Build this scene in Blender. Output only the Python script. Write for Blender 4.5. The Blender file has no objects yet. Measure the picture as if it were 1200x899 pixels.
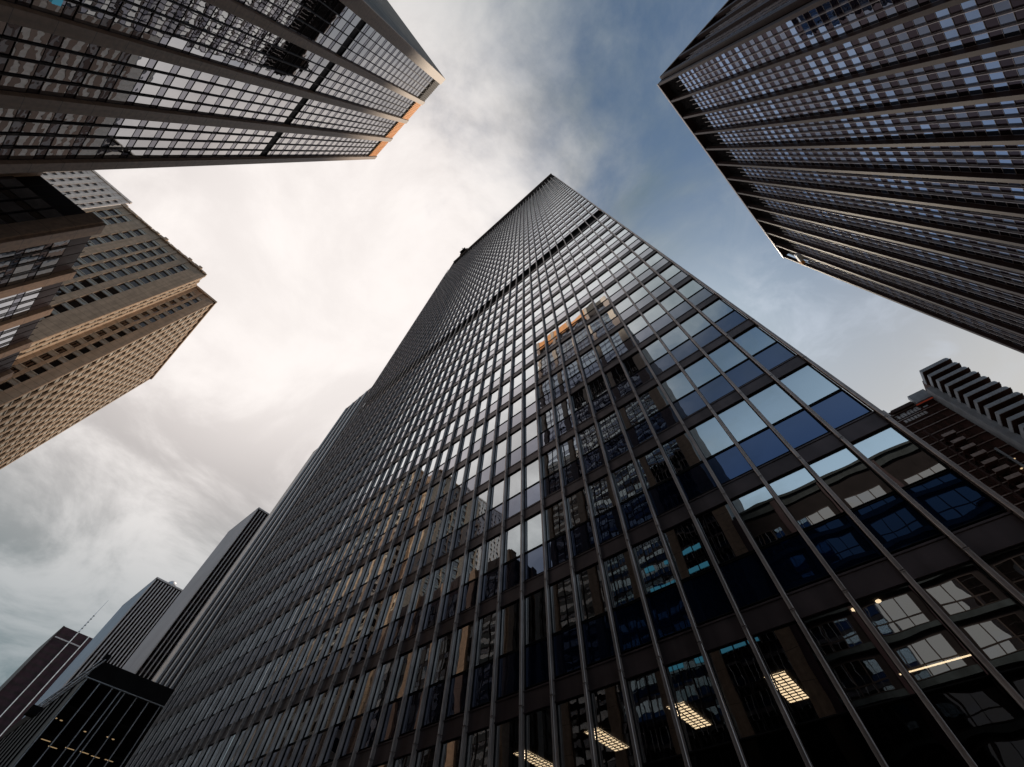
import bpy, math, random
from mathutils import Vector, Matrix

random.seed(7)
R = math.radians
sc = bpy.context.scene
COL = sc.collection

# ------------------------------------------------------------------ camera
FOC, CX, CY, ZX, ZY, AZ = 468.0, 600.0, 449.5, 613.5, 180.0, 137.6     # pixels of the 1200x899 photo
UP = Vector((ZX - CX, ZY - CY, FOC)).normalized()
E1 = UP.cross(Vector((0, 0, 1))).normalized()
E2 = UP.cross(E1)
AX = math.cos(R(AZ)) * E1 + math.sin(R(AZ)) * E2
AY = UP.cross(AX)
EYE = 1.6
cam_d = bpy.data.cameras.new('camera')
cam = bpy.data.objects.new('camera', cam_d)
COL.objects.link(cam)
cam_d.sensor_width = 36.0
cam_d.lens = FOC / 1200.0 * 36.0
cam_d.clip_start = 0.05
cam_d.clip_end = 6000
rx = Vector((AX[0], AY[0], UP[0])); ry = -Vector((AX[1], AY[1], UP[1])); rz = -Vector((AX[2], AY[2], UP[2]))
m = Matrix((rx, ry, rz)).transposed().to_4x4()
m.translation = (0, 0, EYE)
cam.matrix_world = m
sc.camera = cam


def project(p):
    d = AX * p[0] + AY * p[1] + UP * (p[2] - EYE)
    if d[2] < 0.05:
        return None
    return (CX + FOC * d[0] / d[2], CY + FOC * d[1] / d[2])


# ------------------------------------------------------------------ sky, sun, exposure
SUN = Vector((0.05, 0.56, 0.83)).normalized()
GLOW = Vector((-0.50, -0.08, 0.86)).normalized()     # where the cloud is thinnest and brightest
EL, ROT = math.asin(SUN.z), math.atan2(SUN.x, SUN.y)
w = bpy.data.worlds.new('World')
sc.world = w
w.use_nodes = True
nt = w.node_tree
nt.nodes.clear()
N = nt.nodes.new
LK = nt.links.new


def nmath(op, a, b=None, c=None, clamp=False):
    n = N('ShaderNodeMath'); n.operation = op; n.use_clamp = clamp
    for i, v in enumerate((a, b, c)):
        if v is None:
            continue
        if isinstance(v, (int, float)):
            n.inputs[i].default_value = v
        else:
            LK(v, n.inputs[i])
    return n.outputs[0]


def nramp(v, a, b, lo=0.0, hi=1.0):
    n = N('ShaderNodeMapRange'); n.interpolation_type = 'SMOOTHSTEP'
    LK(v, n.inputs[0])
    n.inputs[1].default_value = a; n.inputs[2].default_value = b
    n.inputs[3].default_value = lo; n.inputs[4].default_value = hi
    return n.outputs[0]


def nnoise(vec, scale, detail, rough, dist=0.0):
    n = N('ShaderNodeTexNoise')
    LK(vec, n.inputs['Vector'])
    n.inputs['Scale'].default_value = scale; n.inputs['Detail'].default_value = detail
    n.inputs['Roughness'].default_value = rough; n.inputs['Distortion'].default_value = dist
    return n.outputs[0]


def nmix(f, a, b):
    n = N('ShaderNodeMix'); n.data_type = 'RGBA'
    if isinstance(f, (int, float)):
        n.inputs[0].default_value = f
    else:
        LK(f, n.inputs[0])
    for i, v in ((6, a), (7, b)):
        if isinstance(v, tuple):
            n.inputs[i].default_value = (*v, 1)
        else:
            LK(v, n.inputs[i])
    return n.outputs[2]


SKYS = 0.10
out = N('ShaderNodeOutputWorld'); bg = N('ShaderNodeBackground')
LK(bg.outputs[0], out.inputs[0])
bg.inputs[1].default_value = SKYS
sky = N('ShaderNodeTexSky')
sky.sky_type = 'NISHITA'; sky.sun_disc = False
sky.sun_elevation = EL; sky.sun_rotation = ROT
sky.air_density = 1.0; sky.dust_density = 0.6; sky.ozone_density = 1.6
tc = N('ShaderNodeTexCoord')
sep = N('ShaderNodeSeparateXYZ'); LK(tc.outputs['Generated'], sep.inputs[0])
zz = nmath('MAXIMUM', sep.outputs[2], 0.0)
den = nmath('ADD', zz, 0.18)
px = nmath('DIVIDE', sep.outputs[0], den); py = nmath('DIVIDE', sep.outputs[1], den)
pv = N('ShaderNodeCombineXYZ'); LK(px, pv.inputs[0]); LK(py, pv.inputs[1]); pv.inputs[2].default_value = 3.7
P = pv.outputs[0]
# how far across the sky, from the clouded side to the clear side
v1 = nmath('ADD', nmath('MULTIPLY', px, 0.98), nmath('MULTIPLY', py, 0.30))
big = nnoise(P, 1.5, 3, 0.5, 0.3)
fine = nnoise(P, 3.4, 9, 0.60, 0.35)
wisp = nnoise(P, 7.0, 8, 0.62, 0.6)
dens = nmath('ADD', nmath('MULTIPLY', nmath('SUBTRACT', v1, 0.03), -2.4), nmath('MULTIPLY', nmath('SUBTRACT', fine, 0.5), 2.2))
dens = nmath('ADD', dens, nmath('MULTIPLY', nmath('SUBTRACT', big, 0.5), 1.1))
dens = nmath('ADD', dens, nmath('MULTIPLY', nmath('SUBTRACT', wisp, 0.5), 0.6))
clear = nmath('MULTIPLY', nramp(py, -0.30, -0.80), nramp(px, -0.55, -0.10))
dens = nmath('SUBTRACT', dens, nmath('MULTIPLY', clear, 1.2))
cover = nramp(dens, -0.80, 0.55)
# thin high cloud in the clear side too
veil = nmath('MULTIPLY', nmath('MULTIPLY', nramp(wisp, 0.44, 0.72), nramp(big, 0.40, 0.62)), 0.55)
cover = nmath('MAXIMUM', cover, veil)
# cloud brightness: thick cloud is greyer, thinner cloud around the glow direction is bright
dot = N('ShaderNodeVectorMath'); dot.operation = 'DOT_PRODUCT'
LK(tc.outputs['Generated'], dot.inputs[0]); dot.inputs[1].default_value = GLOW
near = nramp(dot.outputs['Value'], 0.70, 0.965)
thick = nramp(nnoise(P, 2.6, 10, 0.60, 0.5), 0.38, 0.66)
far_c = nmix(thick, (0.36, 0.40, 0.42), (0.13, 0.19, 0.21))
burst = nramp(dot.outputs['Value'], 0.88, 0.995)
thin = nmath('MULTIPLY', thick, nmath('SUBTRACT', 1.0, nmath('MULTIPLY', burst, 0.72)))
near_c = nmix(thin, (1.03, 0.965, 0.93), (0.63, 0.578, 0.56))
far_c = nmix(nramp(py, 0.18, 0.60), far_c, (0.62, 0.68, 0.78))
cloud = nmix(near, far_c, near_c)
sc_n = N('ShaderNodeVectorMath'); sc_n.operation = 'SCALE'
LK(cloud, sc_n.inputs[0]); sc_n.inputs['Scale'].default_value = 1.0 / SKYS
tint = N('ShaderNodeMix'); tint.data_type = 'RGBA'; tint.blend_type = 'MULTIPLY'
tint.inputs[0].default_value = 1.0
LK(sky.outputs[0], tint.inputs[6]); tint.inputs[7].default_value = (0.60, 0.72, 0.73, 1)
# pale mist low down on the clear side
low = nramp(zz, 0.50, 0.90, 0.95, 0.0)
mist = nmix(nramp(py, 0.3, -0.4), (0.62 / SKYS, 0.60 / SKYS, 0.565 / SKYS), (0.60 / SKYS, 0.79 / SKYS, 0.95 / SKYS))
blue = nmix(low, tint.outputs[2], mist)
LK(nmix(cover, blue, sc_n.outputs[0]), bg.inputs[0])

sun_d = bpy.data.lights.new('sun', 'SUN')
sun_d.energy = 3.7; sun_d.angle = R(10); sun_d.color = (1.0, 0.85, 0.67)
sun = bpy.data.objects.new('sun', sun_d); COL.objects.link(sun)
sun.rotation_euler = SUN.to_track_quat('Z', 'Y').to_euler()
sun.location = (0, 0, 300)

vs = sc.view_settings
vs.view_transform = 'Standard'; vs.look = 'None'; vs.gamma = 1.0; vs.use_curve_mapping = False
vs.exposure = 0.0
cy = sc.cycles
cy.max_bounces = 8; cy.glossy_bounces = 2; cy.diffuse_bounces = 2; cy.transparent_max_bounces = 10
cy.transmission_bounces = 4; cy.caustics_reflective = False; cy.caustics_refractive = False
cy.use_denoising = True
cy.sample_clamp_indirect = 6.0


# ------------------------------------------------------------------ materials
def new_mat(name):
    mt = bpy.data.materials.new(name); mt.use_nodes = True
    t = mt.node_tree; t.nodes.clear()
    o = t.nodes.new('ShaderNodeOutputMaterial')
    return mt, t, o


def solid(name, col, rough=0.6, metal=0.0, var=0.25, scale=0.6, bump=0.05, bscale=12.0, streak=0.0, joint=None, spec=0.4):
    """Principled surface with mottling, optional vertical weather streaks and panel joints every joint metres."""
    mt, t, o = new_mat(name)
    n, l = t.nodes.new, t.links.new
    b = n('ShaderNodeBsdfPrincipled'); l(b.outputs[0], o.inputs[0])
    b.inputs['Roughness'].default_value = rough; b.inputs['Metallic'].default_value = metal
    b.inputs['Specular IOR Level'].default_value = spec if max(col) > 0.08 else 0.12
    tcn = n('ShaderNodeTexCoord'); g = n('ShaderNodeNewGeometry')
    no = n('ShaderNodeTexNoise'); l(g.outputs['Position'], no.inputs['Vector'])
    no.inputs['Scale'].default_value = scale; no.inputs['Detail'].default_value = 6
    cr = n('ShaderNodeValToRGB')
    cr.color_ramp.elements[0].position = 0.3; cr.color_ramp.elements[1].position = 0.72
    cr.color_ramp.elements[0].color = (*[c * (1 - var) for c in col], 1)
    cr.color_ramp.elements[1].color = (*[min(1, c * (1 + var)) for c in col], 1)
    l(no.outputs[0], cr.inputs[0])
    c_out = cr.outputs[0]
    if streak:
        mp = n('ShaderNodeMapping'); mp.inputs['Scale'].default_value = (2.2, 2.2, 0.06)
        l(g.outputs['Position'], mp.inputs['Vector'])
        s = n('ShaderNodeTexNoise'); s.inputs['Scale'].default_value = 1.0; s.inputs['Detail'].default_value = 5
        l(mp.outputs[0], s.inputs['Vector'])
        mr = n('ShaderNodeMapRange'); l(s.outputs[0], mr.inputs[0])
        mr.inputs[1].default_value = 0.35; mr.inputs[2].default_value = 0.7
        mr.inputs[3].default_value = 1 - streak; mr.inputs[4].default_value = 1.0
        mx = n('ShaderNodeMix'); mx.data_type = 'RGBA'; mx.blend_type = 'MULTIPLY'; mx.inputs[0].default_value = 1
        l(c_out, mx.inputs[6]); l(mr.outputs[0], mx.inputs[7]); c_out = mx.outputs[2]
    if joint:
        sp = n('ShaderNodeSeparateXYZ'); l(g.outputs['Position'], sp.inputs[0])
        md = n('ShaderNodeMath'); md.operation = 'MODULO'; l(sp.outputs[2], md.inputs[0]); md.inputs[1].default_value = joint
        lt = n('ShaderNodeMath'); lt.operation = 'LESS_THAN'; l(md.outputs[0], lt.inputs[0]); lt.inputs[1].default_value = 0.045
        mx = n('ShaderNodeMix'); mx.data_type = 'RGBA'
        l(lt.outputs[0], mx.inputs[0]); l(c_out, mx.inputs[6]); mx.inputs[7].default_value = (*[c * 0.25 for c in col], 1)
        c_out = mx.outputs[2]
    l(c_out, b.inputs['Base Color'])
    if bump:
        bn = n('ShaderNodeTexNoise'); l(g.outputs['Position'], bn.inputs['Vector'])
        bn.inputs['Scale'].default_value = bscale; bn.inputs['Detail'].default_value = 5
        bp = n('ShaderNodeBump'); bp.inputs['Strength'].default_value = bump; bp.inputs['Distance'].default_value = 0.05
        l(bn.outputs[0], bp.inputs['Height']); l(bp.outputs[0], b.inputs['Normal'])
    return mt


def glass(name, tint, fmin, inside, see=0.0, wave=0.012, wscale=0.5, rough=0.0, power=0.55, graze=None):
    """Coated curtain-wall glass: a wavy mirror over a dark (or partly see-through) interior."""
    mt, t, o = new_mat(name)
    n, l = t.nodes.new, t.links.new
    g = n('ShaderNodeNewGeometry')
    no = n('ShaderNodeTexNoise'); l(g.outputs['Position'], no.inputs['Vector'])
    no.inputs['Scale'].default_value = wscale; no.inputs['Detail'].default_value = 2.0
    bp = n('ShaderNodeBump'); bp.inputs['Strength'].default_value = 1.0; bp.inputs['Distance'].default_value = wave
    l(no.outputs[0], bp.inputs['Height'])
    gl = n('ShaderNodeBsdfGlossy'); gl.inputs['Roughness'].default_value = rough
    gl.inputs['Color'].default_value = (*tint, 1); l(bp.outputs[0], gl.inputs['Normal'])
    df = n('ShaderNodeBsdfDiffuse'); df.inputs['Color'].default_value = (*inside, 1)
    base = df.outputs[0]
    if see:
        tr = n('ShaderNodeBsdfTransparent'); tr.inputs['Color'].default_value = (0.62, 0.60, 0.55, 1)
        mxs = n('ShaderNodeMixShader'); mxs.inputs[0].default_value = see
        l(df.outputs[0], mxs.inputs[1]); l(tr.outputs[0], mxs.inputs[2]); base = mxs.outputs[0]
    lw = n('ShaderNodeLayerWeight'); lw.inputs['Blend'].default_value = power
    mr = n('ShaderNodeMapRange'); l(lw.outputs['Facing'], mr.inputs[0])
    mr.inputs[3].default_value = fmin; mr.inputs[4].default_value = 1.0
    if graze:
        cm = n('ShaderNodeMix'); cm.data_type = 'RGBA'
        g2 = n('ShaderNodeMapRange'); l(lw.outputs['Facing'], g2.inputs[0]); g2.inputs[1].default_value = 0.28; g2.inputs[2].default_value = 0.80
        l(g2.outputs[0], cm.inputs[0]); cm.inputs[6].default_value = (*tint, 1); cm.inputs[7].default_value = (*graze, 1)
        l(cm.outputs[2], gl.inputs['Color'])
    ms = n('ShaderNodeMixShader'); l(mr.outputs[0], ms.inputs[0]); l(base, ms.inputs[1]); l(gl.outputs[0], ms.inputs[2])
    l(ms.outputs[0], o.inputs[0])
    return mt


def lamp_mat(name, col, strength, lattice=False):
    mt, t, o = new_mat(name)
    n, l = t.nodes.new, t.links.new
    e = n('ShaderNodeEmission'); e.inputs[0].default_value = (*col, 1); e.inputs[1].default_value = strength
    l(e.outputs[0], o.inputs[0])
    return mt


M = {}
M['bronze'] = solid('dark_bronze', (0.33, 0.270, 0.25), 0.34, 0.6, 0.25, 1.5, 0.0)
M['bronze_band'] = solid('bronze_spandrel_metal', (0.090, 0.066, 0.068), 0.38, 0.6, 0.3, 0.9, 0.03, streak=0.3)
M['louver'] = solid('dark_louver', (0.022, 0.016, 0.017), 0.7, 0.1, 0.3)
M['vision'] = glass('vision_glass', (0.92, 0.97, 1.0), 0.46, (0.006, 0.006, 0.007), 0.9, 0.006, 0.45)
M['blue'] = glass('blue_spandrel_glass', (0.046, 0.115, 0.30), 0.08, (0.004, 0.008, 0.022), 0.0, 0.008, 0.5, power=0.68, graze=(0.62, 0.62, 0.66))
M['rail'] = solid('black_rail', (0.012, 0.011, 0.012), 0.5, 0.4)
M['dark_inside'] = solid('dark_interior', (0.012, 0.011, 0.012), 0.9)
M['ceiling_in'] = solid('dim_ceiling', (0.03, 0.028, 0.027), 0.9)
M['warm_lamp'] = lamp_mat('warm_ceiling_lamp', (1.0, 0.78, 0.52), 3.6)
M['dim_lamp'] = lamp_mat('dim_ceiling_lamp', (1.0, 0.70, 0.40), 0.65)
M['lamp_grid'] = solid('lamp_louver', (0.05, 0.035, 0.025), 0.5, 0.3)
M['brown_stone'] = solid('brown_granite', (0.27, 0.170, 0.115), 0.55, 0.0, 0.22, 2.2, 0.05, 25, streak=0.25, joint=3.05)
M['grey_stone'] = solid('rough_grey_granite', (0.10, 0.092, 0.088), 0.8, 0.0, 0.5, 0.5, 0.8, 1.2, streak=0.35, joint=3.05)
M['tl_vision'] = glass('grey_vision_glass', (0.63, 0.605, 0.59), 0.58, (0.010, 0.009, 0.009), 0.0, 0.005, 0.5)
M['tl_spandrel'] = glass('grey_spandrel_glass', (0.40, 0.38, 0.40), 0.18, (0.012, 0.010, 0.011), 0.0, 0.010, 0.5)
M['tl_frame'] = solid('brown_window_metal', (0.035, 0.026, 0.025), 0.5, 0.4)
M['orange'] = solid('orange_crown_screen', (0.78, 0.30, 0.045), 0.7, 0.0, 0.22, 0.8, 0.1)
M['r_pier'] = solid('bronze_pier', (0.050, 0.029, 0.027), 0.5, 0.05, 0.2, 0.7, 0.02, streak=0.25, joint=6.2)
M['r_mullion'] = solid('pale_bronze_mullion', (0.36, 0.31, 0.30), 0.35, 0.4, 0.2, 1.0, 0.0)
M['r_vision'] = glass('slate_vision_glass', (0.27, 0.37, 0.56), 0.10, (0.008, 0.008, 0.010), 0.0, 0.012, 0.4)
M['r_vision_dim'] = glass('dim_slate_glass', (0.17, 0.20, 0.27), 0.07, (0.010, 0.008, 0.009), 0.0, 0.012, 0.4)
M['r_spandrel'] = glass('umber_spandrel', (0.06, 0.05, 0.06), 0.06, (0.016, 0.009, 0.010), 0.0, 0.02, 0.4)
M['tan_stone'] = solid('tan_limestone', (0.56, 0.405, 0.295), 0.8, 0.0, 0.16, 0.9, 0.12, 9, streak=0.22, joint=1.5)
M['pale_stone'] = solid('pale_limestone', (0.66, 0.58, 0.54), 0.85, 0.0, 0.15, 0.9, 0.1, 9, streak=0.2)
M['pale_spandrel'] = solid('pale_window_apron', (0.58, 0.53, 0.47), 0.6, 0.0, 0.12)
M['dark_pane'] = glass('dark_window_glass', (0.22, 0.18, 0.165), 0.08, (0.012, 0.009, 0.008), 0.0, 0.02, 0.6)
M['white_pier'] = solid('pale_metal_pier', (0.40, 0.385, 0.40), 0.5, 0.1, 0.12, 0.8, 0.0, streak=0.2)
M['pale_wall'] = solid('pale_grey_wall', (0.36, 0.345, 0.37), 0.75, 0.0, 0.10, 0.05, 0.05, streak=0.15)
M['blue_wall'] = solid('blue_grey_wall', (0.27, 0.33, 0.41), 0.7, 0.0, 0.10, 0.05, 0.05, streak=0.15)
M['umber'] = solid('umber_infill', (0.030, 0.020, 0.022), 0.5, 0.1, 0.3, 0.3)
M['plum'] = solid('plum_cladding', (0.036, 0.019, 0.025), 0.6, 0.0, 0.3, 0.3)
M['black_glass'] = glass('black_glass', (0.35, 0.36, 0.40), 0.07, (0.004, 0.004, 0.005), 0.85, 0.015, 0.5)
M['dark_metal'] = solid('dark_roof_metal', (0.010, 0.009, 0.010), 0.95, 0.0)
M['pale_metal'] = solid('galvanised_metal', (0.42, 0.43, 0.46), 0.4, 0.6)
M['white_paint'] = solid('white_paint', (0.78, 0.78, 0.78), 0.5)
M['asphalt'] = solid('asphalt', (0.05, 0.05, 0.052), 0.9, 0.0, 0.3, 0.5, 0.3, 30)
M['paving'] = solid('paving', (0.22, 0.21, 0.20), 0.85, 0.0, 0.2, 0.8, 0.2, 12)
M['ground'] = solid('city_ground', (0.12, 0.12, 0.115), 0.9, 0.0, 0.3, 0.05, 0.1)
M['g_parapet'] = solid('grey_parapet', (0.27, 0.29, 0.33), 0.7, 0.0, 0.15, 0.5, 0.05, streak=0.2)
M['g_dark'] = solid('brown_brick', (0.050, 0.022, 0.018), 0.7, 0.0, 0.3, 0.6, 0.1)
M['cyan_lit'] = lamp_mat('cyan_lit_blind', (0.10, 0.42, 0.60), 0.32)
M['red_glow'] = lamp_mat('red_rooftop_lamp', (0.9, 0.12, 0.06), 0.10)
M['shade_dark'] = solid('shade_darkened_brick', (0.016, 0.012, 0.014), 0.8, 0.0, 0.3, 0.8, 0.1)  # wall colour lowered in place of the tall tower's shade on the office block
M['sill'] = solid('slate_sill', (0.040, 0.050, 0.058), 0.7, 0.0, 0.3, 0.8, 0.1, streak=0.3)
M['roof'] = solid('roof_membrane', (0.10, 0.10, 0.10), 0.9)


# ------------------------------------------------------------------ mesh building
class MB:
    def __init__(s):
        s.v, s.f, s.m = [], [], []

    def quad(s, a, b, c, d, mi=0):
        k = len(s.v); s.v += [a, b, c, d]; s.f.append((k, k + 1, k + 2, k + 3)); s.m.append(mi)

    def box(s, x0, x1, y0, y1, z0, z1, mi=0, skip=''):
        k = len(s.v)
        s.v += [(x0, y0, z0), (x1, y0, z0), (x1, y1, z0), (x0, y1, z0), (x0, y0, z1), (x1, y0, z1), (x1, y1, z1), (x0, y1, z1)]
        for key, q in (('f', (0, 1, 5, 4)), ('r', (1, 2, 6, 5)), ('b', (2, 3, 7, 6)), ('l', (3, 0, 4, 7)), ('t', (4, 5, 6, 7)), ('d', (3, 2, 1, 0))):
            if key not in skip:
                s.f.append(tuple(k + i for i in q)); s.m.append(mi)

    def tube(s, a, b, r0, r1=None, n=8, mi=0):
        r1 = r0 if r1 is None else r1
        a, b = Vector(a), Vector(b); d = (b - a).normalized()
        t = d.orthogonal().normalized(); u = d.cross(t)
        k = len(s.v)
        for c, r in ((a, r0), (b, r1)):
            for i in range(n):
                an = 2 * math.pi * i / n
                s.v.append(tuple(c + r * (math.cos(an) * t + math.sin(an) * u)))
        for i in range(n):
            j = (i + 1) % n
            s.f.append((k + i, k + j, k + n + j, k + n + i)); s.m.append(mi)
        s.f.append(tuple(k + n - 1 - i for i in range(n))); s.m.append(mi)
        s.f.append(tuple(k + n + i for i in range(n))); s.m.append(mi)

    def prism(s, poly, z0, z1, mi=0):
        k, n = len(s.v), len(poly)
        s.v += [(x, y, z0) for x, y in poly] + [(x, y, z1) for x, y in poly]
        for i in range(n):
            j = (i + 1) % n
            s.f.append((k + i, k + j, k + n + j, k + n + i)); s.m.append(mi)
        s.f.append(tuple(k + n - 1 - i for i in range(n))); s.m.append(mi)
        s.f.append(tuple(k + n + i for i in range(n))); s.m.append(mi)

    def dome(s, c, r, n=16, rings=6, mi=0, zs=1.0):
        k = len(s.v)
        for j in range(rings + 1):
            el = math.pi / 2 * j / rings
            for i in range(n):
                an = 2 * math.pi * i / n
                s.v.append((c[0] + r * math.cos(el) * math.cos(an), c[1] + r * math.cos(el) * math.sin(an), c[2] + r * zs * math.sin(el)))
        for j in range(rings):
            for i in range(n):
                i2 = (i + 1) % n
                s.f.append((k + j * n + i, k + j * n + i2, k + (j + 1) * n + i2, k + (j + 1) * n + i)); s.m.append(mi)

    def mesh(s, name, mats):
        me = bpy.data.meshes.new(name)
        me.from_pydata(s.v, [], s.f)
        for mt in mats:
            me.materials.append(mt)
        me.polygons.foreach_set('material_index', s.m)
        me.update()
        return me

    def build(s, name, mats, parent=None, loc=(0, 0, 0), rot=0.0):
        if not isinstance(mats, (list, tuple)):
            mats = [mats]
        return put(name, s.mesh(name, mats), parent, loc, rot)


def put(name, me, parent=None, loc=(0, 0, 0), rot=0.0):
    o = bpy.data.objects.new(name, me)
    COL.objects.link(o)
    o.parent = parent
    o.location = loc
    o.rotation_euler = (0, 0, rot)
    return o


def thing(name, label, cat, loc=(0, 0, 0), group=None):
    o = bpy.data.objects.new(name, None)
    COL.objects.link(o)
    o.empty_display_size = 1
    o.location = loc
    o['label'] = label; o['category'] = cat
    if group:
        o['group'] = group
    return o


class Face:
    """A facade: u runs to the right seen from outside, y runs inward, z up."""
    def __init__(s, root, x, y, th, hidden=None):
        s.root, s.x, s.y, s.th, s.hidden = root, x, y, th, hidden
        s.c, s.s = math.cos(th), math.sin(th)

    def pt(s, u, y, z):
        return (s.x + u * s.c - y * s.s, s.y + u * s.s + y * s.c, z)

    def put(s, name, me, u=0, y=0, z=0, parent=None):
        p = s.pt(u, y, z); r = s.root.location
        return put(name, me, s.root, (p[0] - r[0], p[1] - r[1], p[2] - r[2]), s.th)

    def build(s, name, mb, mats, u=0, y=0, z=0):
        return s.put(name, mb.mesh(name, mats if isinstance(mats, (list, tuple)) else [mats]), u, y, z)

    def area(s, u, z, w_, h_):
        ps = [project(s.pt(u + a, 0, z + b)) for a, b in ((0, 0), (w_, 0), (w_, h_), (0, h_))]
        if None in ps:
            return 0.0
        cx = sum(p[0] for p in ps) / 4; cyy = sum(p[1] for p in ps) / 4
        if not (-5 < cx < 1205 and -5 < cyy < 904):
            return 0.0
        if s.hidden and s.hidden(cx, cyy):
            return 0.0
        return 0.5 * abs(sum(ps[i][0] * ps[(i + 1) % 4][1] - ps[(i + 1) % 4][0] * ps[i][1] for i in range(4)))

    def populate(s, name, many, cells, make, mats, y=0.0, limit=100, tilt=0.0):
        """cells (u, z, w, h): the ones that show largest become parts, the rest one mesh."""
        rank = sorted(cells, key=lambda c: -s.area(*c))
        top = [c for c in rank[:limit] if s.area(*c) > 0.0]
        rest = [c for c in rank[len(top):]]
        cache = {}
        for (u, z, w_, h_) in top:
            k = (round(w_, 3), round(h_, 3))
            if k not in cache:
                mb = MB(); make(mb, 0, 0, w_, h_, 0, 0); cache[k] = mb.mesh(name, mats)
            o = s.put(name, cache[k], u, y, z)
            if tilt:
                o.rotation_euler = (random.gauss(0, tilt), 0, s.th + random.gauss(0, tilt))
        if rest:
            mb = MB()
            for (u, z, w_, h_) in rest:
                make(mb, u, z, w_, h_, random.gauss(0, tilt), random.gauss(0, tilt))
            o = s.build(many, mb, mats, 0, y, 0)
            if len(rest) > 20:
                o['kind'] = 'stuff'
        return top


def pane(mb, u, z, w_, h_, a, b, fr=0.03, depth=0.10):
    """glass (slot 0) in a slim dark frame (slot 1)"""
    x0, x1, z0, z1 = u + fr, u + w_ - fr, z + fr, z + h_ - fr
    cxx, cz = (x0 + x1) / 2, (z0 + z1) / 2
    f = lambda x, zz_: (x, 0.03 + a * (zz_ - cz) + b * (x - cxx), zz_)
    mb.quad(f(x0, z0), f(x1, z0), f(x1, z1), f(x0, z1), 0)
    mb.box(u, u + w_, 0, depth, z, z + fr, 1, 'b'); mb.box(u, u + w_, 0, depth, z + h_ - fr, z + h_, 1, 'b')
    mb.box(u, u + fr, 0, depth, z + fr, z + h_ - fr, 1, 'btd'); mb.box(u + w_ - fr, u + w_, 0, depth, z + fr, z + h_ - fr, 1, 'btd')


def slab(mb, u, z, w_, h_, a, b):
    mb.box(u, u + w_, 0, 0.12, z, z + h_, 0, 'b')


def louvers(u0, u1, z0, z1, step=0.3, y=0.35):
    mb = MB()
    mb.quad((u0, y + 0.25, z0), (u1, y + 0.25, z0), (u1, y + 0.25, z1), (u0, y + 0.25, z1))
    z = z0
    while z + 0.12 < z1:
        mb.box(u0, u1, y - 0.02, y + 0.2, z, z + 0.07); z += step
    return mb


def plain_walls(name, root, x0, x1, y0, y1, z0, z1, mat, sides='lrfbt', rot=None):
    """walls of a building that are not detailed, as one part"""
    mb = MB(); keep = sides
    mb.box(x0, x1, y0, y1, z0, z1, 0, ''.join(c for c in 'frbltd' if c not in keep))
    r = root.location
    return put(name, mb.mesh(name, [mat]), root, (-r[0], -r[1], -r[2]))


def structure(name, mb, mat):
    o = mb.build(name, mat); o['kind'] = 'structure'; return o


# ------------------------------------------------------------------ ground
g = MB(); g.box(-3000, 3000, -3000, 3000, -0.5, 0.0); structure('ground', g, M['ground'])
g = MB()
g.box(-600, 600, -19, 5, 0.004, 0.008)
structure('street', g, M['asphalt'])
g = MB()
for x in range(-300, 300, 12):
    g.box(x, x + 3, -7.1, -6.95, 0.012, 0.014)
g.box(-600, 600, -12.6, -12.5, 0.012, 0.014)
structure('road_markings', g, M['white_paint'])
g = MB()
g.box(-46, 3.9, 5, 30, 0.0, 0.14); g.box(-600, -104, 5, 30, 0.0, 0.14); g.box(44, 600, 5, 30, 0.0, 0.14)
g.box(-600, 600, -60, -19, 0.0, 0.14)
structure('pavement', g, M['paving'])

# ------------------------------------------------------------------ the main tower
BAY, FL, B0 = 1.242, 3.88, 5.76 + EYE
NB = 42
MX1, MX0, MY = 3.9, 3.9 - 42 * 1.242, 12.0
MTOP = 174.0 + EYE
t = thing('glass_skyscraper', 'tallest dark bronze curtain wall skyscraper in the middle, with blue and pale reflecting panes', 'skyscraper', ((MX0 + MX1) / 2, MY + 16, 0))
F = Face(t, MX0, MY, 0.0)
NF = 39
LOUV = 14                       # the louvred plant floor
win, spn = [], []
for k in range(0, NF):
    if k == LOUV:
        continue
    zb = B0 + k * FL            # underside of band k; glass hangs below it
    for i in range(NB):
        u = i * BAY + 0.05
        win.append((u, zb - 1.84, BAY - 0.10, 1.84))
        if k > 0:
            spn.append((u, zb - 3.17, BAY - 0.10, 1.29))
F.populate('window', 'windows', win, lambda mb, u, z, w_, h_, a, b: pane(mb, u, z, w_, h_, a, b, 0.022, 0.08), [M['vision'], M['rail']], 0.02, 100, 0.0022)
F.populate('spandrel_panel', 'spandrel_panels', spn, lambda mb, u, z, w_, h_, a, b: pane(mb, u, z, w_, h_, a, b, 0.018, 0.08), [M['blue'], M['rail']], 0.022, 100, 0.0022)
mb = MB(); mb.box(0, NB * BAY, -0.012, 0.10, 0, 0.63, 0); mb.box(0, NB * BAY, -0.035, -0.014, 0.0, 0.05, 0); mb.box(0, NB * BAY, -0.035, -0.014, 0.58, 0.63, 0)
band = mb.mesh('spandrel_band', [M['bronze_band']])
for k in range(0, NF):
    if k != LOUV:
        F.put('spandrel_band', band, 0, 0, B0 + k * FL)
F.build('lobby_glass', (lambda m_: (m_.quad((0, 0.1, 0.3), (NB * BAY, 0.1, 0.3), (NB * BAY, 0.1, B0 - 1.86), (0, 0.1, B0 - 1.86)), m_)[1])(MB()), M['black_glass'])
z0 = B0 + (LOUV - 1) * FL + 0.63
F.build('plant_floor_louver', louvers(0, NB * BAY, z0 + 0.01, z0 + FL - 0.01), M['louver'])
zc = B0 + (NF - 1) * FL + 0.63
F.build('crown_louver', louvers(0, NB * BAY, zc + 0.01, MTOP - 0.6, 0.45, 0.1), M['louver'])
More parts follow.
